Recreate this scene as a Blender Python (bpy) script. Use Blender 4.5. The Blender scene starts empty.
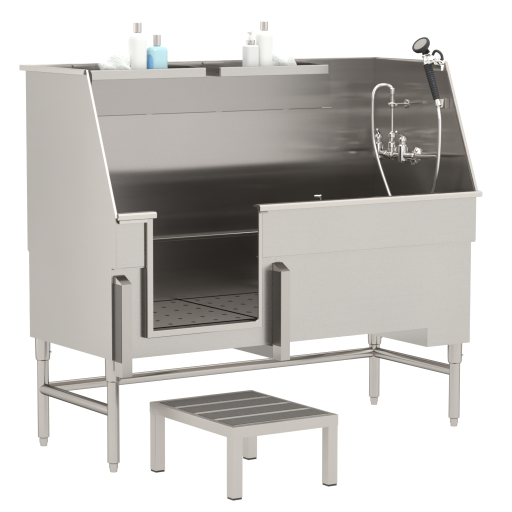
import bpy, bmesh, math, random
from mathutils import Vector, Matrix, Euler
random.seed(4)
scene = bpy.context.scene
C = scene.collection

# ------------------------------------------------------------------ materials
def newmat(name):
    m = bpy.data.materials.new(name); m.use_nodes = True
    return m, m.node_tree, m.node_tree.nodes['Principled BSDF']

def steel(name, color=(.60, .58, .55), rough=.26, brush=(1.5, 1.5, 260), bump=.04, wave=0.0, cloud=.03, wave_scale=(.5, .5, 14), edge=.75, aniso=0):
    m, nt, p = newmat(name)
    N = nt.nodes; K = nt.links
    p.inputs['Metallic'].default_value = 1
    p.inputs['Specular Tint'].default_value = (edge, edge*.98, edge*.96, 1)
    tc = N.new('ShaderNodeTexCoord')
    mp = N.new('ShaderNodeMapping'); mp.inputs['Scale'].default_value = brush
    K.new(tc.outputs['Object'], mp.inputs[0])
    n1 = N.new('ShaderNodeTexNoise'); n1.inputs['Scale'].default_value = 1; n1.inputs['Detail'].default_value = 3
    K.new(mp.outputs[0], n1.inputs['Vector'])
    # soft uneven polish
    n2 = N.new('ShaderNodeTexNoise'); n2.inputs['Scale'].default_value = 3.0; n2.inputs['Detail'].default_value = 2
    K.new(tc.outputs['Object'], n2.inputs['Vector'])
    r = N.new('ShaderNodeMapRange'); r.inputs['From Min'].default_value = .3; r.inputs['From Max'].default_value = .7
    r.inputs['To Min'].default_value = rough*.97; r.inputs['To Max'].default_value = rough*1.04
    K.new(n1.outputs['Fac'], r.inputs['Value'])
    K.new(r.outputs[0], p.inputs['Roughness'])
    # fine grain speckle of a matt brushed sheet
    n4 = N.new('ShaderNodeTexNoise'); n4.inputs['Scale'].default_value = 260; n4.inputs['Detail'].default_value = 1
    K.new(tc.outputs['Object'], n4.inputs['Vector'])
    mix = N.new('ShaderNodeMix'); mix.data_type = 'RGBA'
    a = tuple(c*(1-cloud) for c in color)+(1,); b = tuple(min(1, c*(1+cloud)) for c in color)+(1,)
    mix.inputs['A'].default_value = a; mix.inputs['B'].default_value = b
    md = N.new('ShaderNodeMath'); md.operation = 'ADD'
    mu = N.new('ShaderNodeMath'); mu.operation = 'MULTIPLY'; mu.inputs[1].default_value = .5
    mu3 = N.new('ShaderNodeMath'); mu3.operation = 'MULTIPLY'; mu3.inputs[1].default_value = .5
    K.new(n2.outputs['Fac'], mu.inputs[0]); K.new(n4.outputs['Fac'], mu3.inputs[0])
    K.new(mu.outputs[0], md.inputs[0]); K.new(mu3.outputs[0], md.inputs[1])
    m5 = N.new('ShaderNodeMath'); m5.operation = 'MULTIPLY_ADD'; m5.inputs[1].default_value = .35; m5.inputs[2].default_value = -.175
    K.new(n1.outputs['Fac'], m5.inputs[0])
    m6 = N.new('ShaderNodeMath'); m6.operation = 'ADD'; K.new(md.outputs[0], m6.inputs[0]); K.new(m5.outputs[0], m6.inputs[1])
    K.new(m6.outputs[0], mix.inputs['Factor']); K.new(mix.outputs['Result'], p.inputs['Base Color'])
    bp = N.new('ShaderNodeBump'); bp.inputs['Strength'].default_value = bump; bp.inputs['Distance'].default_value = .001
    K.new(n1.outputs['Fac'], bp.inputs['Height'])
    last = bp
    if wave:
        mp2 = N.new('ShaderNodeMapping'); mp2.inputs['Scale'].default_value = wave_scale
        K.new(tc.outputs['Object'], mp2.inputs[0])
        n3 = N.new('ShaderNodeTexNoise'); n3.inputs['Scale'].default_value = 1; n3.inputs['Detail'].default_value = 1
        K.new(mp2.outputs[0], n3.inputs['Vector'])
        b2 = N.new('ShaderNodeBump'); b2.inputs['Strength'].default_value = 1; b2.inputs['Distance'].default_value = wave
        K.new(n3.outputs['Fac'], b2.inputs['Height']); K.new(bp.outputs[0], b2.inputs['Normal'])
        last = b2
    K.new(last.outputs[0], p.inputs['Normal'])
    if aniso:
        p.inputs['Anisotropic'].default_value = aniso
        cv = N.new('ShaderNodeCombineXYZ'); cv.inputs[2].default_value = 1
        K.new(cv.outputs[0], p.inputs['Tangent'])
        p.inputs['Anisotropic Rotation'].default_value = 0.25
    return m

def plain(name, color, rough=.5, metal=0, noise=.08, scale=40, bump=0, **kw):
    m, nt, p = newmat(name); N = nt.nodes; K = nt.links
    tc = N.new('ShaderNodeTexCoord'); n = N.new('ShaderNodeTexNoise'); n.inputs['Scale'].default_value = scale
    n.inputs['Detail'].default_value = 4
    K.new(tc.outputs['Object'], n.inputs['Vector'])
    mix = N.new('ShaderNodeMix'); mix.data_type = 'RGBA'
    mix.inputs['A'].default_value = tuple(c*(1-noise) for c in color)+(1,)
    mix.inputs['B'].default_value = tuple(min(1, c*(1+noise)) for c in color)+(1,)
    K.new(n.outputs['Fac'], mix.inputs['Factor']); K.new(mix.outputs['Result'], p.inputs['Base Color'])
    p.inputs['Roughness'].default_value = rough; p.inputs['Metallic'].default_value = metal
    if bump:
        b = N.new('ShaderNodeBump'); b.inputs['Distance'].default_value = bump; b.inputs['Strength'].default_value = 1
        K.new(n.outputs['Fac'], b.inputs['Height']); K.new(b.outputs[0], p.inputs['Normal'])
    for k, v in kw.items(): p.inputs[k.replace('_', ' ')].default_value = v
    return m

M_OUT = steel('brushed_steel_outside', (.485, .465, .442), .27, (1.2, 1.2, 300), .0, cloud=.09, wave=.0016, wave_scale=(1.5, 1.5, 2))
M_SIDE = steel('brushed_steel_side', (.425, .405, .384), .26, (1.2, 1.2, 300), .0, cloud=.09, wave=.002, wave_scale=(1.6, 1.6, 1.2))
M_IN = steel('steel_inside', (.43, .408, .386), .22, (1.0, 1.0, 160), .0, wave=.0055, cloud=.10, aniso=1.0, wave_scale=(.5, .5, 7))
M_BASIN = steel('steel_basin', (.44, .42, .398), .25, (1.0, 1.0, 160), .0, wave=.004, cloud=.10, aniso=.8, wave_scale=(.5, .5, 7))
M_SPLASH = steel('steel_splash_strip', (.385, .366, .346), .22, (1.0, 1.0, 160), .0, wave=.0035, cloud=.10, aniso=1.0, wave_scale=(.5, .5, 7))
M_TRIM = steel('steel_trim', (.56, .532, .498), .22, (1.5, 1.5, 300), .0)
M_FRAME = steel('steel_frame', (.51, .484, .452), .26, (1.5, 1.5, 300), .0)
M_TUBE = steel('steel_tube', (.49, .464, .433), .20, (6, 6, 6), .0, cloud=.07, edge=.12)
M_BAR = steel('steel_bar', (.44, .416, .388), .2, (200, 200, 3), .0)
M_ARM = steel('shaded_arm_steel', (.34, .33, .31), .45, (200, 200, 3), .03)  # base colour darkened to carry the shade on the guide arm
M_GRATE = steel('steel_grate', (.385, .368, .345), .42, (30, 200, 30), .02, cloud=.12)
M_CHROME = steel('chrome', (.82, .81, .79), .08, (20, 20, 20), .0)
M_STOOL = steel('stool_satin_steel', (.50, .474, .443), .34, (5, 5, 5), 0, cloud=.05)
M_BLACK = plain('black_rubber', (.022, .021, .02), .5, bump=.0004, scale=300)
M_SHADE_SEAM = steel('shade_seam_steel', (.16, .15, .14), .38, (200, 200, 3), .02, cloud=.1)  # dark tone for painted shade on side faces, and for the seam
M_GRAYFACE = plain('grey_plastic_face', (.33, .31, .29), .4)
M_BLUE = plain('blue_mark', (.03, .14, .62), .4)
M_STRIP = plain('grit_tread', (.10, .092, .085), .85, noise=.9, scale=330, bump=.0015)
M_WHITEP = plain('white_plastic', (.80, .81, .79), .34, noise=.01, Coat_Weight=.2)
M_WHITEP2 = plain('off_white_plastic', (.72, .73, .72), .38, noise=.01)
M_CYAN = plain('pale_blue_liquid', (.52, .80, .86), .2, noise=.02, Transmission_Weight=.2, Coat_Weight=.5)
M_GELSHADE = plain('blue_gel_shade', (.22, .50, .80), .4, noise=.25, scale=60)  # edge shading of the blue gel, put into colour
M_CLOTH = plain('white_cloth', (.83, .85, .83), .95, noise=.03, scale=110, bump=.004)
M_CAP = steel('satin_cap', (.62, .58, .56), .25, (20, 20, 20), 0)

# floor: translucent white sweep, made up to keep the ground free of shadow
def sweep_mat():
    m, nt, p = newmat('white_translucent_sweep'); N = nt.nodes; K = nt.links
    N.remove(p)
    d = N.new('ShaderNodeBsdfDiffuse'); t = N.new('ShaderNodeBsdfTranslucent'); x = N.new('ShaderNodeMixShader')
    tc = N.new('ShaderNodeTexCoord'); n = N.new('ShaderNodeTexNoise'); n.inputs['Scale'].default_value = 6
    K.new(tc.outputs['Object'], n.inputs['Vector'])
    mix = N.new('ShaderNodeMix'); mix.data_type = 'RGBA'
    mix.inputs['A'].default_value = (.93, .93, .93, 1); mix.inputs['B'].default_value = (.95, .95, .95, 1)
    K.new(n.outputs['Fac'], mix.inputs['Factor'])
    K.new(mix.outputs['Result'], d.inputs['Color']); K.new(mix.outputs['Result'], t.inputs['Color'])
    x.inputs[0].default_value = .86
    K.new(d.outputs[0], x.inputs[1]); K.new(t.outputs[0], x.inputs[2])
    K.new(x.outputs[0], N['Material Output'].inputs['Surface'])
    return m
M_SWEEP = sweep_mat()

# ------------------------------------------------------------------ geometry helpers (world coords)
def finish(name, bm, mat, parent=None, smooth=True, angle=35):
    bmesh.ops.recalc_face_normals(bm, faces=bm.faces[:])
    me = bpy.data.meshes.new(name); bm.to_mesh(me); bm.free()
    if smooth:
        for p in me.polygons: p.use_smooth = True
        me.set_sharp_from_angle(angle=math.radians(angle))
    if mat: me.materials.append(mat)
    o = bpy.data.objects.new(name, me); C.objects.link(o)
    if smooth and angle != 180:
        wn = o.modifiers.new('weighted_normals', 'WEIGHTED_NORMAL'); wn.keep_sharp = True
    if parent:
        o.parent = parent
        base = Vector((0, 0, 0)); q = parent
        while q: base += q.location; q = q.parent
        me.transform(Matrix.Translation(-base))
    return o

def bbox(bm, x0, x1, y0, y1, z0, z1, bev=0, seg=2):
    t = bmesh.new()
    bmesh.ops.create_cube(t, size=1)
    for v in t.verts:
        v.co = Vector(((x0+x1)/2+v.co.x*(x1-x0), (y0+y1)/2+v.co.y*(y1-y0), (z0+z1)/2+v.co.z*(z1-z0)))
    if bev: bmesh.ops.bevel(t, geom=t.edges[:], offset=bev, segments=seg, profile=.6, affect='EDGES')
    merge(bm, t)

def merge(bm, t):
    vm = {v: bm.verts.new(v.co) for v in t.verts}
    for f in t.faces:
        try: bm.faces.new([vm[v] for v in f.verts])
        except ValueError: pass
    t.free()

def prism(bm, pts, axis, a0, a1, bev=0, seg=2):
    """pts: 2-D outline in the two other axes; extruded along axis from a0 to a1"""
    t = bmesh.new()
    def mk(p, a):
        return {'x': (a, p[0], p[1]), 'y': (p[0], a, p[1]), 'z': (p[0], p[1], a)}[axis]
    A = [t.verts.new(mk(p, a0)) for p in pts]; B = [t.verts.new(mk(p, a1)) for p in pts]
    n = len(pts)
    t.faces.new(A); t.faces.new(B[::-1])
    for i in range(n): t.faces.new([A[i], A[(i+1) % n], B[(i+1) % n], B[i]])
    if bev: bmesh.ops.bevel(t, geom=t.edges[:], offset=bev, segments=seg, profile=.6, affect='EDGES')
    merge(bm, t)

def smooth_path(pts, n=8):
    P = [Vector(p) for p in pts]
    P = [P[0]*2-P[1]]+P+[P[-1]*2-P[-2]]
    out = []
    for i in range(1, len(P)-2):
        for k in range(n):
            t = k/n; a, b, c, d = P[i-1:i+3]
            out.append(.5*((2*b)+(c-a)*t+(2*a-5*b+4*c-d)*t*t+(3*b-a-3*c+d)*t**3))
    out.append(P[-2]); return out

def tube(bm, pts, r, seg=16, cap=True, radii=None):
    P = [Vector(p) for p in pts]; n = len(P); rings = []
    up = None
    for i in range(n):
        d = (P[min(i+1, n-1)]-P[max(i-1, 0)]).normalized()
        if up is None:
            up = Vector((0, 0, 1)) if abs(d.z) < .9 else Vector((1, 0, 0))
        s = d.cross(up).normalized(); up = s.cross(d).normalized()
        rr = radii[i] if radii else r
        rings.append([bm.verts.new(P[i]+s*math.cos(2*math.pi*k/seg)*rr+up*math.sin(2*math.pi*k/seg)*rr) for k in range(seg)])
    for i in range(n-1):
        for k in range(seg):
            bm.faces.new([rings[i][k], rings[i][(k+1) % seg], rings[i+1][(k+1) % seg], rings[i+1][k]])
    if cap:
        bm.faces.new(rings[0][::-1]); bm.faces.new(rings[-1])

def lathe(bm, prof, origin, axis=(0, 0, 1), seg=32, sx=1, sy=1, rot=0):
    """prof = [(r, h)]"""
    q = Vector((0, 0, 1)).rotation_difference(Vector(axis).normalized())
    O = Vector(origin); rings = []
    for r, h in prof:
        ring = []
        for k in range(seg):
            a = 2*math.pi*k/seg
            v = Vector((math.cos(a)*r*sx, math.sin(a)*r*sy, h)); v.rotate(Euler((0, 0, rot))); v.rotate(q)
            ring.append(bm.verts.new(O+v))
        rings.append(ring)
    for i in range(len(rings)-1):
        for k in range(seg):
            bm.faces.new([rings[i][k], rings[i][(k+1) % seg], rings[i+1][(k+1) % seg], rings[i+1][k]])
    bm.faces.new(rings[0][::-1]); bm.faces.new(rings[-1])

def empty(name, loc, label, cat, group=None):
    o = bpy.data.objects.new(name, None); C.objects.link(o); o.location = loc
    o.empty_display_size = .1
    o['label'] = label; o['category'] = cat
    if group: o['group'] = group
    return o

# ------------------------------------------------------------------ dimensions (metres)
L = 1.524; D = .635
ZT = 1.361; ZR = .889; ZS = .706; ZB = .395; ZX = .323
YT = .193; YR = .0275; OX0, OX1 = .1445, .567; OZ = .486

# ------------------------------------------------------------------ the wash tub
tub = empty('dog_wash_tub', (L/2, D/2, 0),
            'big stainless steel dog washing tub on four tube legs with cut out entry', 'wash tub')

# side panels: one sheet from top to bottom, sloped front edge
def side(x0, x1, zlow, ya, yb):
    bm = bmesh.new()
    pts = [(YT, ZT), (ya-.002, .872), (ya, ZS), (yb, ZS), (yb, zlow), (D-.011, zlow), (D-.011, ZS), (D, ZS), (D, ZT)]
    prism(bm, pts, 'x', x0, x1)
    return bm
zside = {0: ZB, 1: ZX}
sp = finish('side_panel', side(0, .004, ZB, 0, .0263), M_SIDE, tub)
bm = bmesh.new()   # outward rolled top flange, hemmed down
prism(bm, [(-.0165, ZT-.018), (-.0175, ZT-.004), (-.013, ZT+.001), (.002, ZT+.001), (.0045, ZT-.003), (.0045, ZT-.010), (-.0005, ZT-.010), (-.0005, ZT-.016), (-.012, ZT-.018)], 'y', YT+.004, D+.016, .0008, 1)
finish('top_flange', bm, M_TRIM, sp)
def front_hem(x0, x1):
    bm = bmesh.new()
    a = Vector((0, YT-.003, ZT)); b = Vector((0, -.009, .878))
    d = (b-a).normalized(); nrm = Vector((0, -d.z, d.y)); nrm = nrm if nrm.y > 0 else -nrm
    pts = [a, b, b+nrm*.006, a+nrm*.006]
    prism(bm, [(p.y, p.z) for p in pts], 'x', x0, x1, .0012, 2)
    return bm
finish('front_edge', front_hem(-.002, .006), M_TRIM, sp)
bm = bmesh.new()  # black wedge in place of deep shade at the head of the sloping edge
for yy, zz, w_ in [(0, 0, 0)]:
    t = bmesh.new()
    sec = [(.205, ZT+.0005, .0050, .0100), (.194, ZT-.002, .0062, .0160), (.188, ZT-.014, .0064, .0190), (.183, ZT-.035, .0064, .0175), (.176, ZT-.058, .0064, .0085)]
    rows = [[t.verts.new((xa_, y_+o_, z_)) for xa_, o_ in ((a_, 0), (b_, 0), (b_, .012), (a_, .012))] for y_, z_, a_, b_ in sec]
    for i in range(4):
        for j in range(4): t.faces.new([rows[i][j], rows[i][(j+1) % 4], rows[i+1][(j+1) % 4], rows[i+1][j]])
    t.faces.new(rows[0]); t.faces.new(rows[-1][::-1]); merge(bm, t)
finish('edge_shade_wedge', bm, M_BLACK, sp)
bm = bmesh.new(); bbox(bm, -.0075, -.0015, YT+.010, YT+.024, ZT-.0165, ZT-.0115, .001, 1)
finish('hem_tab', bm, M_CAP, sp)

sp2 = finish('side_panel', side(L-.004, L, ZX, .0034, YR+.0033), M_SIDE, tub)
bm = bmesh.new()
prism(bm, [(L+.0065, ZT-.016), (L+.0075, ZT-.004), (L+.005, ZT+.001), (L-.002, ZT+.001), (L-.0045, ZT-.003), (L-.0045, ZT-.010), (L+.0005, ZT-.010), (L+.0005, ZT-.014), (L+.004, ZT-.016)], 'y', YT+.004, D+.016, .0008, 1)
finish('top_flange', bm, M_TRIM, sp2)
finish('front_edge', front_hem(L-.006, L+.006), M_TRIM, sp2)
# inner liner of the right wall gives it a mirror-like inside face
bm = bmesh.new()
prism(bm, [(YT+.003, ZT-.012), (.004, .884), (.004, .712), (D-.0013, .712), (D-.0013, ZT-.004)], 'x', L-.0065, L-.0043)
finish('wall_liner', bm, M_IN, sp2)
bm = bmesh.new()
prism(bm, [(YT+.003, ZT-.012), (.004, .884), (.004, .712), (D-.004, .712), (D-.004, ZT-.012)], 'x', .0043, .0065)
finish('wall_liner', bm, M_IN, sp)

# back panel
bm = bmesh.new(); bbox(bm, .0043, L-.0043, D-.001, D+.003, .7, ZT-.003)
back = finish('back_panel', bm, M_IN, tub)
bm = bmesh.new(); bbox(bm, -.0155, L+.0155, D-.0015, D+.018, ZT-.0025, ZT+.0018, .0015, 2)
finish('top_flange', bm, M_TRIM, back)
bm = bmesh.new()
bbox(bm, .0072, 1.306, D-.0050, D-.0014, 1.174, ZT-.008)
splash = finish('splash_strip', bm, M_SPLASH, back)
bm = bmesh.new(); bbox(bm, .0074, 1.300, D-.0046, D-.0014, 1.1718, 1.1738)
finish('seam', bm, M_SHADE_SEAM, splash)
for x in [.50, .80, 1.10]:
    bm = bmesh.new(); bbox(bm, x-.014, x+.014, D-.0058, D-.0048, 1.1722, 1.1746, .0006, 1)
    finish('weld_tack', bm, M_TRIM, splash)
bm = bmesh.new(); bbox(bm, 1.266, 1.312, D-.0070, D-.0016, 1.1695, 1.1746, .001, 1)
finish('weld_tack', bm, M_TRIM, splash)

# basin (inside, lower part)
bm = bmesh.new()
bi0, bi1, bj0, bj1, zf = .034, 1.49, .045, .592, .452
bbox(bm, bi0, bi1, bj1, bj1+.004, zf, .7055)           # rear wall
bbox(bm, bi0-.004, bi0, bj0, bj1, zf, .7055)
bbox(bm, bi1, bi1+.004, bj0, bj1, zf, .7055)
bbox(bm, OX1+.045, bi1, bj0-.004, bj0, zf, .7055)
bbox(bm, bi0, OX0-.004, bj0-.004, bj0, zf, .7055)
bbox(bm, OX0-.004, OX1+.045, bj0-.004, bj0, zf, OZ-.006)
bbox(bm, bi0-.004, bi1+.004, bj0-.004, bj1+.004, zf-.004, zf)
basin = finish('basin', bm, M_BASIN, tub)
bm = bmesh.new()
bbox(bm, .0068, L-.0068, bj1-.002, D-.0015, ZS, ZS+.013, .004, 3)
bbox(bm, .0068, bi0, .06, bj1-.003, ZS, ZS+.012, .004, 3)
bbox(bm, bi1, L-.0068, .06, bj1-.003, ZS, ZS+.012, .004, 3)
finish('ledge', bm, M_TRIM, basin)
bm = bmesh.new()   # front ledge at skirt height joining skirt and basin
bbox(bm, OX1+.02, L-.0045, .004, bj0, ZS-.0035, ZS+.0005)
finish('front_ledge', bm, M_IN, basin); bm = bmesh.new()
bbox(bm, .0045, OX0-.028, .0125, bj0, ZS+.0008, ZS+.004)
finish('front_ledge', bm, M_IN, basin)

# front apron: upper skirt (left and right of the entry), lower body
bm = bmesh.new(); bbox(bm, .5838, L, .0, .003, ZS+.0006, ZR-.012, .0008, 1)
bbox(bm, .586, L-.0008, .0032, YR-.001, ZS-.0034, ZS+.0003)
sk = finish('front_skirt', bm, M_OUT, tub)
bm = bmesh.new(); bbox(bm, .0042, .1165, .009, .012, ZS+.0006, ZR-.012, .0008, 1)
bbox(bm, .0042, .118, .0122, YR-.001, ZS-.0034, ZS+.0003)
finish('front_skirt', bm, M_OUT, tub)
bm = bmesh.new()   # lower body: front, bottom, back; the drain box at its right end
prism(bm, [(.655, ZB), (1.3255, ZB), (1.3255, ZX), (L, ZX), (L, ZS-.004), (.655, ZS-.004)], 'y', YR, YR+.003)
bbox(bm, .0045, 1.3255, YR+.0032, D-.014, ZB, ZB+.003)
bbox(bm, .0045, L-.0045, D-.0138, D-.011, ZB, ZS)
bbox(bm, .0045, .655, YR+.0032, YR+.0055, ZB+.003, OZ-.03)
finish('lower_body', bm, M_OUT, tub)
bm = bmesh.new()
bbox(bm, 1.3255, 1.3285, YR+.0032, D-.014, ZX, ZB-.0002)
bbox(bm, 1.3287, L-.0045, YR+.0032, D-.014, ZX, ZX+.003)
bbox(bm, 1.3287, L-.0045, D-.0138, D-.011, ZX, ZB-.0002)
finish('drain_box', bm, M_OUT, tub)

# rim rolls over the front
def rim(x0, x1):
    bm = bmesh.new()
    pts = [(-.0155, .8705), (-.0165, .886), (-.011, .8915), (.012, .8925), (.030, .887), (.030, .883), (.0032, .8835), (.0005, .874), (-.010, .8695)]
    prism(bm, pts, 'x', x0, x1, .0012, 2)
    return bm
rm = finish('rim', rim(.563, L+.0155), M_TRIM, tub)
bm = bmesh.new(); bbox(bm, .5665, .598, -.0125, -.001, .8625, .8693, .001, 1)
finish('rim_clip', bm, M_GRAYFACE, rm)
rml = finish('rim', rim(.0045, .151), M_TRIM, tub)
bm = bmesh.new(); bbox(bm, .010, .118, -.011, .0028, .857, .8693, .002, 2)
finish('rim_clip', bm, M_TRIM, rml)

# entry frame: U-shaped channel standing proud of the plate
bm = bmesh.new()
fx0, fx1 = .121, .5835; yf = -.0012
t = bmesh.new()
r = .012
def corner(cx, cz, a0, a1, rad, n=5):
    return [(cx+rad*math.cos(math.radians(a0+(a1-a0)*k/n)), cz+rad*math.sin(math.radians(a0+(a1-a0)*k/n))) for k in range(n+1)]
outer = [(fx0, .869)]+[(fx0, .463)]+[(fx1, .463)]+[(fx1, .869)]
inner_r = [(OX1, .869)]+corner(OX1-r, OZ+r, 0, -90, r)
inner_l = corner(OX0+.004, OZ+.004, -90, -180, .004)+[(OX0, .869)]
prism(bm, outer+inner_r+inner_l, 'y', yf, .006)
bbox(bm, fx0+.0002, fx0+.004, .0062, .0222, .4635, .869)
gs = bmesh.new(); bbox(gs, fx0-.005, fx0-.0002, .0066, .0222, .4645, .7025, .0005, 1)  # dark strip added as the shade along the frame's left side
fr = finish('entry_frame', bm, M_FRAME, tub, angle=30)
for p in fr.data.polygons: p.use_smooth = False
bv = fr.modifiers.new('bevel', 'BEVEL'); bv.width = .0022; bv.segments = 2; bv.limit_method = 'ANGLE'; bv.angle_limit = math.radians(40)
finish('frame_side_shade', gs, M_SHADE_SEAM, fr)
# plate behind the frame
bm = bmesh.new(); YP = .0225
prism(bm, [(-.004, .395), (.652, .395), (.652, .7035), (.584, .7035), (.584, .4635), (.1207, .4635), (.1207, .7035), (-.004, .7035)], 'y', YP, YP+.0035, .0008, 1)
finish('door_plate', bm, M_OUT, tub)
# door guides: upright channels with a sloping head
def guide(x0, x1, arm):
    bm = bmesh.new()
    prism(bm, [(-.030, .343), (-.030, .657), (YP-.001, .683), (YP-.001, .385), (YP-.001, .343)], 'x', x0, x1, .0015, 2)
    g = finish('door_guide', bm, M_BAR, tub)
    bm = bmesh.new(); bbox(bm, x0-.0014, x0-.0001, -.0285, YP-.0006, .393, .655, .0004, 1)  # thin dark strip standing in for shade on the guide's side face
    finish('guide_side_shade', bm, M_SHADE_SEAM, g)
    if arm:
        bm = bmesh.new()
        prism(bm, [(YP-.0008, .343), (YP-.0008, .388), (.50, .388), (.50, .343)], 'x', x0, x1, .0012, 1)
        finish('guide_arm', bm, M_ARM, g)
    return g
guide(.0055, .0455, False); guide(.6415, .680, True)

# legs
def leg(x, y, zt):
    bm = bmesh.new()
    lathe(bm, [(.0205, .034), (.0205, zt+.02)], (x, y, 0), seg=28)
    l = finish('leg', bm, M_TUBE, tub)
    bm = bmesh.new()
    zs = zt-.083
    lathe(bm, [(.0215, zs), (.0255, zs+.004), (.0265, zs+.02), (.0275, zt-.001)], (x, y, 0), seg=28)
    s = finish('socket', bm, M_TUBE, l)
    bm = bmesh.new(); tube(bm, [(x+.02, y-.017, zs+.03), (x+.024, y-.0205, zs+.03)], .004, 10)
    finish('set_screw', bm, M_CAP, l)
    bm = bmesh.new()
    lathe(bm, [(.0105, 0), (.0125, .002), (.0125, .012), (.0148, .0125), (.0150, .030), (.0205, .0332), (.0205, .038)], (x, y, 0), seg=24)
    finish('foot', bm, M_TUBE, l)
legs = [(.035, .084, ZB), (.035, .595, ZB), (1.5065, .084, ZX), (1.5065, .595, ZX)]
lx0, lx1 = .035, 1.4985
for x, y, z in [(lx0, .084, ZB), (lx0, .593, ZB), (lx1, .084, ZX), (lx1, .593, ZX)]: leg(x, y, z)
# stretchers
zr = .210
bm = bmesh.new(); tube(bm, [(lx0, .593, zr), (lx1, .593, zr)], .0195, 24); finish('stretcher', bm, M_TUBE, tub)
bm = bmesh.new(); tube(bm, [(lx0, .084, zr-.002), (lx0, .593, zr-.002)], .0195, 24); finish('stretcher', bm, M_TUBE, tub)
bm = bmesh.new(); tube(bm, [(lx1, .084, zr), (lx1, .593, zr)], .0195, 24); finish('stretcher', bm, M_TUBE, tub)

# faucet on the right end wall
WX = L-.0066
fc = bmesh.new()
FX = 1.45
tube(fc, [(FX, .53, 1.000), (FX, .30, 1.000)], .011, 16)
f = finish('faucet', fc, M_CHROME, tub)
def fpart(name, fn, mat=M_CHROME):
    b = bmesh.new(); fn(b); return finish(name, b, mat, f)
def wallpipe(y):
    def g(b):
        tube(b, smooth_path([(FX, y, 1.0), (FX+.02, y, 1.0), (WX-.006, y, 1.0)], 3), .012, 14)
        lathe(b, [(.030, 0), (.030, .004), (.020, .012)], (WX, y, 1.0), (-1, 0, 0), 24)
    return g
fpart('inlet', wallpipe(.355)); fpart('inlet', wallpipe(.512))
def valve(y, rot):
    def g(b):
        lathe(b, [(.011, -.028), (.0165, -.024), (.0185, -.016), (.0185, .038), (.0135, .043), (.0125, .054), (.0165, .056), (.0165, .064), (.009, .072), (.006, .078)], (FX, y, 1.0), seg=24)
    fpart('valve_body', g)
    def h(b):
        p0 = Vector((FX, y, 1.077)); d = Vector((math.cos(rot), math.sin(rot), .33)).normalized()
        tube(b, [p0-d*.008, p0, p0+d*.03, p0+d*.048, p0+d*.055], .005, 12, radii=[.007, .0075, .0045, .0055, .004])
    fpart('lever', h)
valve(.355, -2.72); valve(.512, -2.3)
fpart('coupling', lambda b: (lathe(b, [(.012, 0), (.0165, .002), (.0165, .022), (.012, .024)], (FX, .405, 1.0), (0, 1, 0), 6),
                              lathe(b, [(.012, 0), (.0165, .002), (.0165, .018), (.012, .02)], (FX, .445, 1.0), (0, 1, 0), 6)))
def riser(b):
    lathe(b, [(.0125, 0), (.017, .004), (.017, .016), (.0125, .02), (.0115, .036), (.0160, .038), (.0160, .056), (.0115, .060), (.0105, .074), (.0150, .076), (.0150, .09), (.0062, .096),
              (.0045, .10), (.0045, .186), (.0075, .19), (.0105, .194), (.0105, .206), (.0075, .209), (.0068, .236), (.0095, .238), (.0095, .252)], (FX, .424, .99), seg=18)
fpart('riser', riser)
def cross(b):
    tube(b, [(FX-.016, .424, 1.191), (FX+.0, .424, 1.191), (WX-.004, .424, 1.191)], .0045, 10)
    tube(b, [(FX, .448, 1.191), (FX, .400, 1.191)], .0055, 10)
    lathe(b, [(.017, 0), (.017, .003), (.010, .007)], (WX, .424, 1.191), (-1, 0, 0), 20)
fpart('wall_bracket', cross)
def spout(b):
    tube(b, [(FX, .33, 1.0), (FX, .262, 1.004), (FX, .19, 1.008), (FX, .15, 1.012)], .007, 12, radii=[.011, .010, .0065, .005])
    lathe(b, [(.010, -.014), (.014, -.010), (.014, .010), (.010, .014)], (FX, .292, 1.002), (0, 1, 0), 18)
    # clip loops under the cock
    pts = [(FX, .292+.014*math.cos(a), .984+.012*math.sin(a)) for a in [k*math.pi/8 for k in range(17)]]
    tube(b, pts, .0026, 8, cap=False)
    pts = [(FX-.008, .278+.010*math.cos(a), 1.016+.010*math.sin(a)) for a in [k*math.pi/8 for k in range(17)]]
    tube(b, pts, .0024, 8, cap=False)
fpart('spout', spout)
# hook for the sprayer on top of the right wall
bm = bmesh.new()
tube(bm, smooth_path([(1.45, .112, 1.362), (1.45, .125, 1.363), (1.45, .165, 1.360), (1.45, .195, 1.352)], 5), .0065, 12)
lathe(bm, [(.010, 0), (.013, .003), (.013, .012), (.010, .015)], (1.45, .150, 1.361), (0, 1, 0), 16)
lathe(bm, [(.009, 0), (.011, .002), (.011, .012), (.009, .014)], (1.45, .125, 1.3635), (0, 1, 0), 16)
bbox(bm, 1.500, WX-.0002, .150+.04, .218+.02, 1.325, 1.348, .002, 2)
tube(bm, [(1.455, .170, 1.361), (1.505, .20, 1.338)], .006, 10)
hk = finish('sprayer_hook', bm, M_CHROME, tub)
# steel cup bracket lower on the wall
bm = bmesh.new()
lathe(bm, [(.014, -.016), (.017, -.014), (.0215, .018), (.019, .018), (.015, -.012)], (1.487, .178, 1.205), seg=24)
bbox(bm, 1.500, WX-.0002, .160, .196, 1.186, 1.226, .002, 2)
finish('cup_bracket', bm, M_TRIM, tub)
# overflow lever just over the rim
bm = bmesh.new()
tube(bm, smooth_path([(1.080, .408, .8605), (1.090, .404, .8615), (1.100, .40, .8595), (1.106, .40, .849), (1.108, .40, .70), (1.108, .40, zf)], 6), .0045, 12)
finish('drain_lever', bm, M_CHROME, tub)

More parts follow.
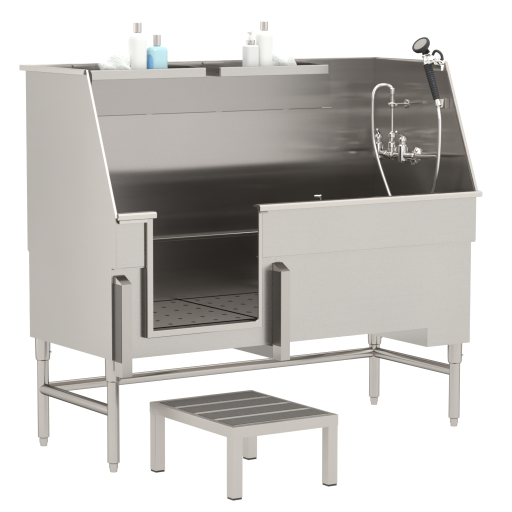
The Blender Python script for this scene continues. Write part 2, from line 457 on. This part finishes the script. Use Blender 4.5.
# ------------------------------------------------------------------ hand shower with hose
hs = empty('hand_shower', (1.45, .19, 1.205), 'black grip dog sprayer with round head and long braided steel hose', 'hand shower')
gb = Vector((1.45, .150, 1.224)); gt = Vector((1.45, .207, 1.346)); gd = (gt-gb).normalized()
bm = bmesh.new()
lg = (gt-gb).length
prof = [(.0085, -.004), (.0115, 0)]
nr = 16
for i in range(nr):
    h0 = lg*i/nr; rr = .0125+.003*(i/nr)
    prof += [(rr, h0+.001), (rr, h0+lg/nr*.65), (rr-.0016, h0+lg/nr*.72), (rr-.0016, h0+lg/nr*.95)]
prof += [(.0155, lg), (.011, lg+.004)]
lathe(bm, prof, gb, gd, 24)
grip = finish('grip', bm, M_BLACK, hs)
bm = bmesh.new()
toc = Vector((-.55, -.82, .1)).normalized()
for t_, r_ in [(.80, .0022), (.62, .0018), (.57, .0015), (.46, .002)]:
    c = gb+gd*lg*t_+toc*.0150+Vector((.004, -.002, 0))*(1-t_)
    lathe(bm, [(r_, -.001), (r_, .0014), (r_*.6, .0018)], c, toc, 10)
finish('blue_dots', bm, M_BLUE, grip)
bm = bmesh.new()
lathe(bm, [(.010, -.002), (.0145, 0), (.0145, .010), (.011, .013), (.0095, .02), (.0095, .03), (.012, .033), (.012, .04), (.008, .05)], gt+gd*.003, gd, 20)
finish('collar', bm, M_CHROME, hs)
hd = Vector((1.44, .236, 1.421))
face = Vector((-.78, .02, -.62)).normalized()   # spray direction: out over the tub, tipped down
bm = bmesh.new()
tube(bm, smooth_path([gt+gd*.045, (1.452, .196, 1.388), (1.458, .215, 1.398), hd+Vector((.014, .002, -.014))], 6), .0078, 14)
finish('neck', bm, M_CHROME, hs)
bm = bmesh.new()
HF = Vector((-.707, -.09, .70)).normalized()
lathe(bm, [(.010, -.026), (.022, -.020), (.033, -.010), (.036, -.001), (.0355, .005), (.032, .008), (.029, .007), (.028, .004)], hd, HF, 32)
head = finish('spray_head', bm, M_BLACK, hs)
bm = bmesh.new()
lathe(bm, [(.0275, .0042), (.0275, .0056), (.018, .0066), (.006, .0072)], hd, HF, 32)
finish('spray_face', bm, M_GRAYFACE, head)
bm = bmesh.new(); lathe(bm, [(.003, .0), (.003, .003)], hd+HF*.006+Vector((0, .020, -.012)), HF, 10)
finish('blue_dot', bm, M_BLUE, head)
bm = bmesh.new()   # black trigger loop
tube(bm, smooth_path([(1.45, .176, 1.386), (1.45, .168, 1.397), (1.45, .155, 1.4015), (1.45, .137, 1.397), (1.45, .123, 1.386), (1.45, .118, 1.368)], 6), .0052, 12)
finish('trigger', bm, M_BLACK, hs)
def hosepts():
    return smooth_path([tuple(gb-gd*.004), (1.45, .139, 1.190), (1.45, .131, 1.148), (1.45, .130, 1.074), (1.45, .135, .999), (1.45, .148, .931), (1.45, .168, .87),
                        (1.43, .20, .78), (1.33, .25, .68), (1.20, .31, .58), (1.10, .37, .515), (1.05, .45, .503), (1.12, .52, .505), (1.25, .53, .56), (1.38, .37, .66), (1.42, .350, .77),
                        (1.42, .401, .858), (1.42, .448, .935), (1.42, .481, .998), (1.42, .502, 1.055), (1.42, .510, 1.131), (1.42, .509, 1.207),
                        (1.422, .501, 1.240), (1.43, .486, 1.258), (1.44, .464, 1.263), (1.45, .446, 1.260), (1.45, .427, 1.250), (1.45, .424, 1.238)], 10)
bm = bmesh.new()
hp = hosepts()
# finely ribbed braided sleeve
fine = []
for i in range(len(hp)-1):
    for k in range(3): fine.append(hp[i].lerp(hp[i+1], k/3))
fine.append(hp[-1])
tube(bm, fine, .0068, 12, radii=[.0070 if i % 2 else .0064 for i in range(len(fine))])
finish('hose', bm, steel('braided_hose', (.80, .79, .77), .30, (300, 300, 300), .2), hs)
bm = bmesh.new()
lathe(bm, [(.008, -.03), (.011, -.028), (.0115, -.012), (.009, -.010), (.009, -.003)], gb, gd, 16)
finish('hose_nut', bm, M_CHROME, hs); bm = bmesh.new()
lathe(bm, [(.0085, .0), (.0105, .002), (.0105, .022), (.0085, .024)], (1.45, .424, 1.228), (0, 0, 1), 12)
finish('hose_nut', bm, M_CHROME, hs)

# ------------------------------------------------------------------ shelves hung on the back wall
def shelf(x0, x1, label):
    s = empty('bottle_shelf', ((x0+x1)/2, .57, 1.311), label, 'shelf', 'steel shelves hung on the tub back')
    bm = bmesh.new()
    bbox(bm, x0, x1, .5015, D-.006, 1.3105, 1.3135)
    finish('shelf_floor', bm, M_IN, s)
    bm = bmesh.new()
    prism(bm, [(.4985, 1.3095), (.4975, 1.341), (.499, 1.3435), (.510, 1.3437), (.510, 1.3415), (.5012, 1.3405), (.5012, 1.3095)], 'x', x0, x1-.006, .0007, 1)
    finish('front_lip', bm, M_OUT, s)
    for a, b in ((x0-.0025, x0-.0002), (x1+.0002-.0058, x1-.0035)):
        bm = bmesh.new()
        prism(bm, [(.5015, 1.3100), (.5015, 1.3425), (.53, 1.3425), (D-.006, 1.3465), (D-.006, 1.3100)], 'x', a, b)
        finish('end_bracket', bm, M_OUT, s)
    for xa in (x0+.005, x1-.105):
        bm = bmesh.new(); bbox(bm, xa, xa+.09, D-.0080, D-.0056, 1.3136, ZT-.004, .0008, 1)
        finish('hanger_plate', bm, M_IN, s)
    return s
shelf(.181, .668, 'steel shelf under the blue bottle, nearer the left side of the tub')
shelf(.726, 1.210, 'steel shelf under the two all white bottles, nearer the faucet')

# ------------------------------------------------------------------ bottles and cloths
SZ = 1.3138
def bottle(name, x, y, w, d, h, shoulder, label, mat, cap_w, cap_h, capmat, squareness=2.6, capname='cap'):
    o = empty(name, (x, y, SZ), label, 'bottle', 'shampoo bottles on the shelves')
    bm = bmesh.new(); seg = 48
    prof = [(.86, 0), (.95, .002), (1, .008), (1, shoulder)]
    n = 7
    neck = cap_w*.42/(w/2)
    for k in range(1, n+1):
        a = k/n*math.pi/2
        prof.append((neck+(1-neck)*math.cos(a)**.8, shoulder+(h-shoulder)*math.sin(a)))
    prof.append((neck, h+.003))
    rings = []
    for s, z in prof:
        ring = []
        for k in range(seg):
            a = 2*math.pi*k/seg; c, sn = math.cos(a), math.sin(a)
            q = squareness if s > .7 else 2
            rr = (abs(c)**q+abs(sn)**q)**(-1/q)
            dd = d if s > .7 else min(d, w)
            ring.append(bm.verts.new((x+c*rr*s*w/2, y+sn*rr*s*(dd/2), SZ+z)))
        rings.append(ring)
    for i in range(len(rings)-1):
        for k in range(seg): bm.faces.new([rings[i][k], rings[i][(k+1) % seg], rings[i+1][(k+1) % seg], rings[i+1][k]])
    bm.faces.new(rings[0][::-1]); bm.faces.new(rings[-1])
    body = finish('bottle_body', bm, mat, o)
    bm = bmesh.new()
    r = cap_w/2
    lathe(bm, [(r*.96, h+.001), (r, h+.003), (r, h+cap_h-.002), (r*.93, h+cap_h)], (x, y, SZ), seg=28)
    finish(capname, bm, capmat, o)
    return o, body
bottle('shampoo_bottle', .412, .560, .066, .05, .158, .128, 'tall white bottle with silver cap left of the blue bottle', M_WHITEP, .029, .036, M_CAP)
o, body = bottle('shampoo_bottle', .490, .556, .077, .05, .110, .090, 'short pale blue bottle with silver cap', M_CYAN, .028, .040, M_CAP, 3.4)
# darker blue patch: gel edge shading painted on the left of the bottle
bm = bmesh.new(); rows = []
for k in range(13):
    a = math.radians(176+k*4.6); c, sn = math.cos(a), math.sin(a); q = 3.4
    rr = (abs(c)**q+abs(sn)**q)**(-1/q)
    zt = .080-.016*max(0, (k-8)/4)**2
    rows.append([(.490+c*rr*(.0385+e), .556+sn*rr*(.025+e), SZ+z) for e, z in ((.0005, .012), (.0005, zt), (.0001, zt), (.0001, .012))])
vs = [[bm.verts.new(p) for p in r_] for r_ in rows]
for i in range(len(vs)-1):
    for j in range(4): bm.faces.new([vs[i][j], vs[i][(j+1) % 4], vs[i+1][(j+1) % 4], vs[i+1][j]])
bm.faces.new(vs[0]); bm.faces.new(vs[-1][::-1])
finish('gel_edge_shade', bm, M_GELSHADE, body)
o, body = bottle('shampoo_bottle', .955, .560, .064, .05, .160, .136, 'tall white bottle with silver cap right of the small pump bottle', M_WHITEP, .030, .033, M_CAP)
o, body = bottle('pump_bottle', .893, .556, .056, .045, .108, .100, 'small off white bottle with white pump top', M_WHITEP2, .032, .018, M_CAP, 4, 'pump_collar')
o['group'] = 'shampoo bottles on the shelves'
bm = bmesh.new()
lathe(bm, [(.009, .126), (.009, .136), (.006, .138), (.006, .150), (.010, .151), (.010, .160), (.006, .163)], (.893, .556, SZ), seg=20)
tube(bm, [(.893, .556, SZ+.156), (.880, .545, SZ+.157), (.871, .538, SZ+.153)], .004, 10)
finish('pump_head', bm, M_WHITEP, o)

def cloth(name, x, y, w, d, h, label, seed, loops):
    rnd = random.Random(seed)
    bm = bmesh.new()
    bmesh.ops.create_icosphere(bm, subdivisions=4, radius=1)
    ph = [(rnd.uniform(0, 6.3), rnd.uniform(3, 7), Vector((rnd.uniform(-1, 1), rnd.uniform(-1, 1), rnd.uniform(-1, 1))).normalized()) for _ in range(7)]
    for v in bm.verts:
        c = v.co.copy()
        s = 1+.055*sum(math.sin(p+f_*c.dot(dv)) for p, f_, dv in ph)
        zz = max(0, c.z*.5+.5)
        c2 = Vector((c.x*w/2*s, c.y*d/2*s, 0))
        fac = loops(c.x)
        v.co = Vector((x, y, SZ))+c2+Vector((0, 0, h*fac*min(1, (zz*1.25))*s))
        v.co.z = max(v.co.z, SZ+.0003)
    o = finish(name, bm, M_CLOTH, None, angle=180)
    o['label'] = label; o['category'] = 'cloth'; o['group'] = 'white cloths lying on the shelves'
    return o
cloth('folded_cloth', .322, .560, .125, .07, .078, 'flat white folded cloth left of the tall bottle', 3, lambda t: .95+.05*t)
cloth('folded_cloth', 1.033, .560, .112, .07, .082, 'humped white folded cloth at the right of the white bottles', 8, lambda t: 1.02-.25*(t+.15)**2-.22*max(0, t))

# ------------------------------------------------------------------ perforated floor grates
def grate(x0, x1, label):
    g = empty('floor_grate', ((x0+x1)/2, .315, .487), label, 'grate', 'perforated grates on the tub bottom')
    bm = bmesh.new()
    y0, y1, z0, z1 = .056, .584, .4835, .487
    px, py = .079, .080
    hx, hy = .0095, .0120
    nx = max(2, int((x1-x0)/px)); ny = int((y1-y0)/(py))
    px = (x1-x0)/nx; py = (y1-y0)/ny
    cache = {}
    def V(a, b, z):
        k = (round(a, 6), round(b, 6), z)
        if k not in cache: cache[k] = bm.verts.new((a, b, z))
        return cache[k]
    for i in range(nx):
        for j in range(ny):
            cx = x0+(i+.5)*px; cy = y0+(j+.5)*py
            X0, X1, Y0, Y1 = x0+i*px, x0+(i+1)*px, y0+j*py, y0+(j+1)*py
            hole = [(cx+hx*math.cos(a), cy+hy*math.sin(a)) for a in [math.pi/8+k*math.pi/4 for k in range(8)]]
            # ring order starts right-upper going counter-clockwise
            R = [(X1, cy), (X1, Y1), (X0, Y1), (X0, cy), (X0, Y0), (X1, Y0)]
            def ring(z, flip):
                h = [V(a, b, z) for a, b in hole]
                c = {k: V(R[k][0], R[k][1] if k not in (0, 3) else (Y0+Y1)/2, z) for k in range(6)}
                fs = [[c[0], c[1], h[1], h[0]], [c[1], c[2], h[2], h[1]], [c[2], c[3], h[3], h[2]], [c[3], h[4], h[3]],
                      [c[3], c[4], h[5], h[4]], [c[4], c[5], h[6], h[5]], [c[5], c[0], h[7], h[6]], [c[0], h[0], h[7]]]
                for f_ in fs:
                    try: bm.faces.new(f_[::-1] if flip else f_)
                    except ValueError: pass
                return h
            a = ring(z1, False); b = ring(z0, True)
            for k in range(8): bm.faces.new([a[k], a[(k+1) % 8], b[(k+1) % 8], b[k]])
    finish('grate_plate', bm, M_GRATE, g, smooth=False)
    bm = bmesh.new()
    for a, b, c, d in ((x0, x1, y0, y0+.003), (x0, x1, y1-.003, y1), (x0, x0+.003, y0+.004, y1-.004), (x1-.003, x1, y0+.004, y1-.004)):
        bbox(bm, a, b, c, d, zf+.0006, z0-.0004)
    finish('grate_skirt', bm, M_GRATE, g)
grate(.040, .592, 'perforated steel grate inside the entry, left of the dark seam')
grate(.606, 1.045, 'perforated steel grate inside the entry, right of the dark seam')

# ------------------------------------------------------------------ step stool
st = empty('step_stool', (.353, -.232, 0), 'low steel step stool with four dark grit strips in front of tub entry', 'step stool')
x0, x1, y0, y1, zt = .146, .5595, -.4965, .031, .2397
bm = bmesh.new(); hh = .038; w = .026
bbox(bm, x0, x1, y0, y0+w, zt-hh, zt, .0022, 2)
bbox(bm, x0, x1, y1-w, y1, zt-hh, zt, .0022, 2)
bbox(bm, x0, x0+w, y0+w-.001, y1-w+.001, zt-hh+.0003, zt-.0004, .0022, 2)
bbox(bm, x1-w, x1, y0+w-.001, y1-w+.001, zt-hh+.0003, zt-.0004, .0022, 2)
finish('top_frame', bm, M_STOOL, st)
bm = bmesh.new(); bbox(bm, x0+w-.002, x1-w+.002, y0+w-.002, y1-w+.002, zt-.006, zt-.0008)
finish('deck', bm, steel('deck_sheet', (.58, .56, .53), .6, (5, 5, 5), 0, cloud=.06), st)
ya, yb = y0+.019, y1-.014
n = 4; pitch = (yb-ya)/n
for i in range(n):
    bm = bmesh.new()
    bbox(bm, x0+.022, x1-.016, ya+i*pitch+.0150, ya+(i+1)*pitch-.0150, zt-.0006, zt+.0008, .0006, 1)
    finish('grit_strip', bm, M_STRIP, st)
lw = .038
for lx in (x0+.001, x1-lw-.001):
    for ly in (y0+.001, y1-lw-.001):
        bm = bmesh.new(); bbox(bm, lx, lx+lw, ly, ly+lw, .006, zt-hh+.002, .003, 2)
        l = finish('leg', bm, M_STOOL, st)
        bm = bmesh.new(); bbox(bm, lx+.0015, lx+lw-.0015, ly+.0015, ly+lw-.0015, 0, .0072, .001, 1)
        finish('glide', bm, M_BLACK, l)

# ------------------------------------------------------------------ setting: translucent white sheet curving up behind
bm = bmesh.new()
prof = [(-2.4, 0), (3.4, 0)]
for k in range(1, 13):
    a = math.radians(90*k/12); prof.append((3.4+1.2*math.sin(a), 1.2-1.2*math.cos(a)))
prof.append((4.6, 4.2))
xa, xb = -7, 9
vs = [[bm.verts.new((x, p[0], p[1])) for x in (xa, xb)] for p in prof]
for i in range(len(vs)-1): bm.faces.new([vs[i][0], vs[i][1], vs[i+1][1], vs[i+1][0]])
g = finish('ground', bm, M_SWEEP); g['kind'] = 'structure'

# ------------------------------------------------------------------ studio light
world = bpy.data.worlds.new('World'); scene.world = world; world.use_nodes = True
nt = world.node_tree; N = nt.nodes; K = nt.links
bg = N['Background']; tc = N.new('ShaderNodeTexCoord')
def dot(v):
    d = N.new('ShaderNodeVectorMath'); d.operation = 'DOT_PRODUCT'
    v = Vector(v).normalized(); d.inputs[1].default_value = v; K.new(tc.outputs['Generated'], d.inputs[0]); return d.outputs['Value']
def ramp(s, a, b, lo, hi):
    r_ = N.new('ShaderNodeMapRange'); r_.interpolation_type = 'SMOOTHSTEP'
    r_.inputs['From Min'].default_value = a; r_.inputs['From Max'].default_value = b
    r_.inputs['To Min'].default_value = lo; r_.inputs['To Max'].default_value = hi
    K.new(s, r_.inputs['Value']); return r_.outputs[0]
def op(k, a, b):
    m = N.new('ShaderNodeMath'); m.operation = k
    for i, s in enumerate((a, b)):
        if isinstance(s, (int, float)): m.inputs[i].default_value = s
        else: K.new(s, m.inputs[i])
    return m.outputs[0]
base = .60
key = ramp(dot((.62, -.78, .05)), .45, .97, 0, .66)      # big softbox, front right
top = ramp(dot((0, .1, 1)), .35, .9, 0, 1.0)             # overhead bank
left = ramp(dot((-1, .25, .1)), .3, .95, 0, .5)          # left fill
under = ramp(dot((0, 0, -1)), .2, .42, 0, .45)           # made-up glow from below, whitens the sheet
behind = ramp(dot((0, 1, .1)), .1, .5, 0, .22)          # made-up glow from behind the sweep
s = op('ADD', base, key)
for t_ in (top, left, behind): s = op('ADD', s, t_)
s = op('ADD', s, under)
K.new(s, bg.inputs['Strength']); bg.inputs['Color'].default_value = (1, .995, .985, 1)

def area(name, loc, target, size, size_y, power):
    ld = bpy.data.lights.new(name, 'AREA'); ld.shape = 'RECTANGLE'; ld.size = size; ld.size_y = size_y; ld.energy = power
    o = bpy.data.objects.new(name, ld); C.objects.link(o); o.location = loc
    o.rotation_euler = (Vector(target)-Vector(loc)).to_track_quat('-Z', 'Y').to_euler(); return o
# two unseen low strip lamps, added to lay streaks in the polished corner
area('added_streak_lamp', (-2.3, -4.5, .50), (1.5, .5, 1.0), .8, .06, 4.0)
area('added_streak_lamp', (-2.35, -4.45, .93), (1.5, .5, 1.25), .6, .02, .35)
area('added_side_lamp', (-1.72, 1.98, .75), (0, .1, .95), .95, 1.7, 4.2)  # unseen lamp added to put a gradient on the left side panel
area('softbox_lamp', (1.2, -3.4, 3.6), (.8, .2, .8), 1.6, .9, 45)

# ------------------------------------------------------------------ camera
cd = bpy.data.cameras.new('camera'); cam = bpy.data.objects.new('camera', cd); C.objects.link(cam)
cam.location = (-3.67309, -6.50076, 1.68060)
yaw, pitch, roll = [math.radians(a) for a in (-33.04978, -7.10236, .10547)]
fw = Vector((-math.sin(yaw)*math.cos(pitch), math.cos(yaw)*math.cos(pitch), math.sin(pitch)))
rt = Vector((math.cos(yaw), math.sin(yaw), 0)); up = rt.cross(fw)
rt2 = rt*math.cos(roll)+up*math.sin(roll); up2 = -rt*math.sin(roll)+up*math.cos(roll)
cam.rotation_euler = Matrix((rt2, up2, -fw)).transposed().to_euler()
cd.sensor_width = 36; cd.lens = 2260.7428/512*36; cd.clip_start = .1; cd.clip_end = 200
scene.camera = cam
scene.view_settings.view_transform = 'Standard'; scene.view_settings.look = 'None'
scene.view_settings.exposure = 0; scene.view_settings.gamma = 1
scene.render.engine = 'CYCLES'
scene.cycles.max_bounces = 12; scene.cycles.glossy_bounces = 10
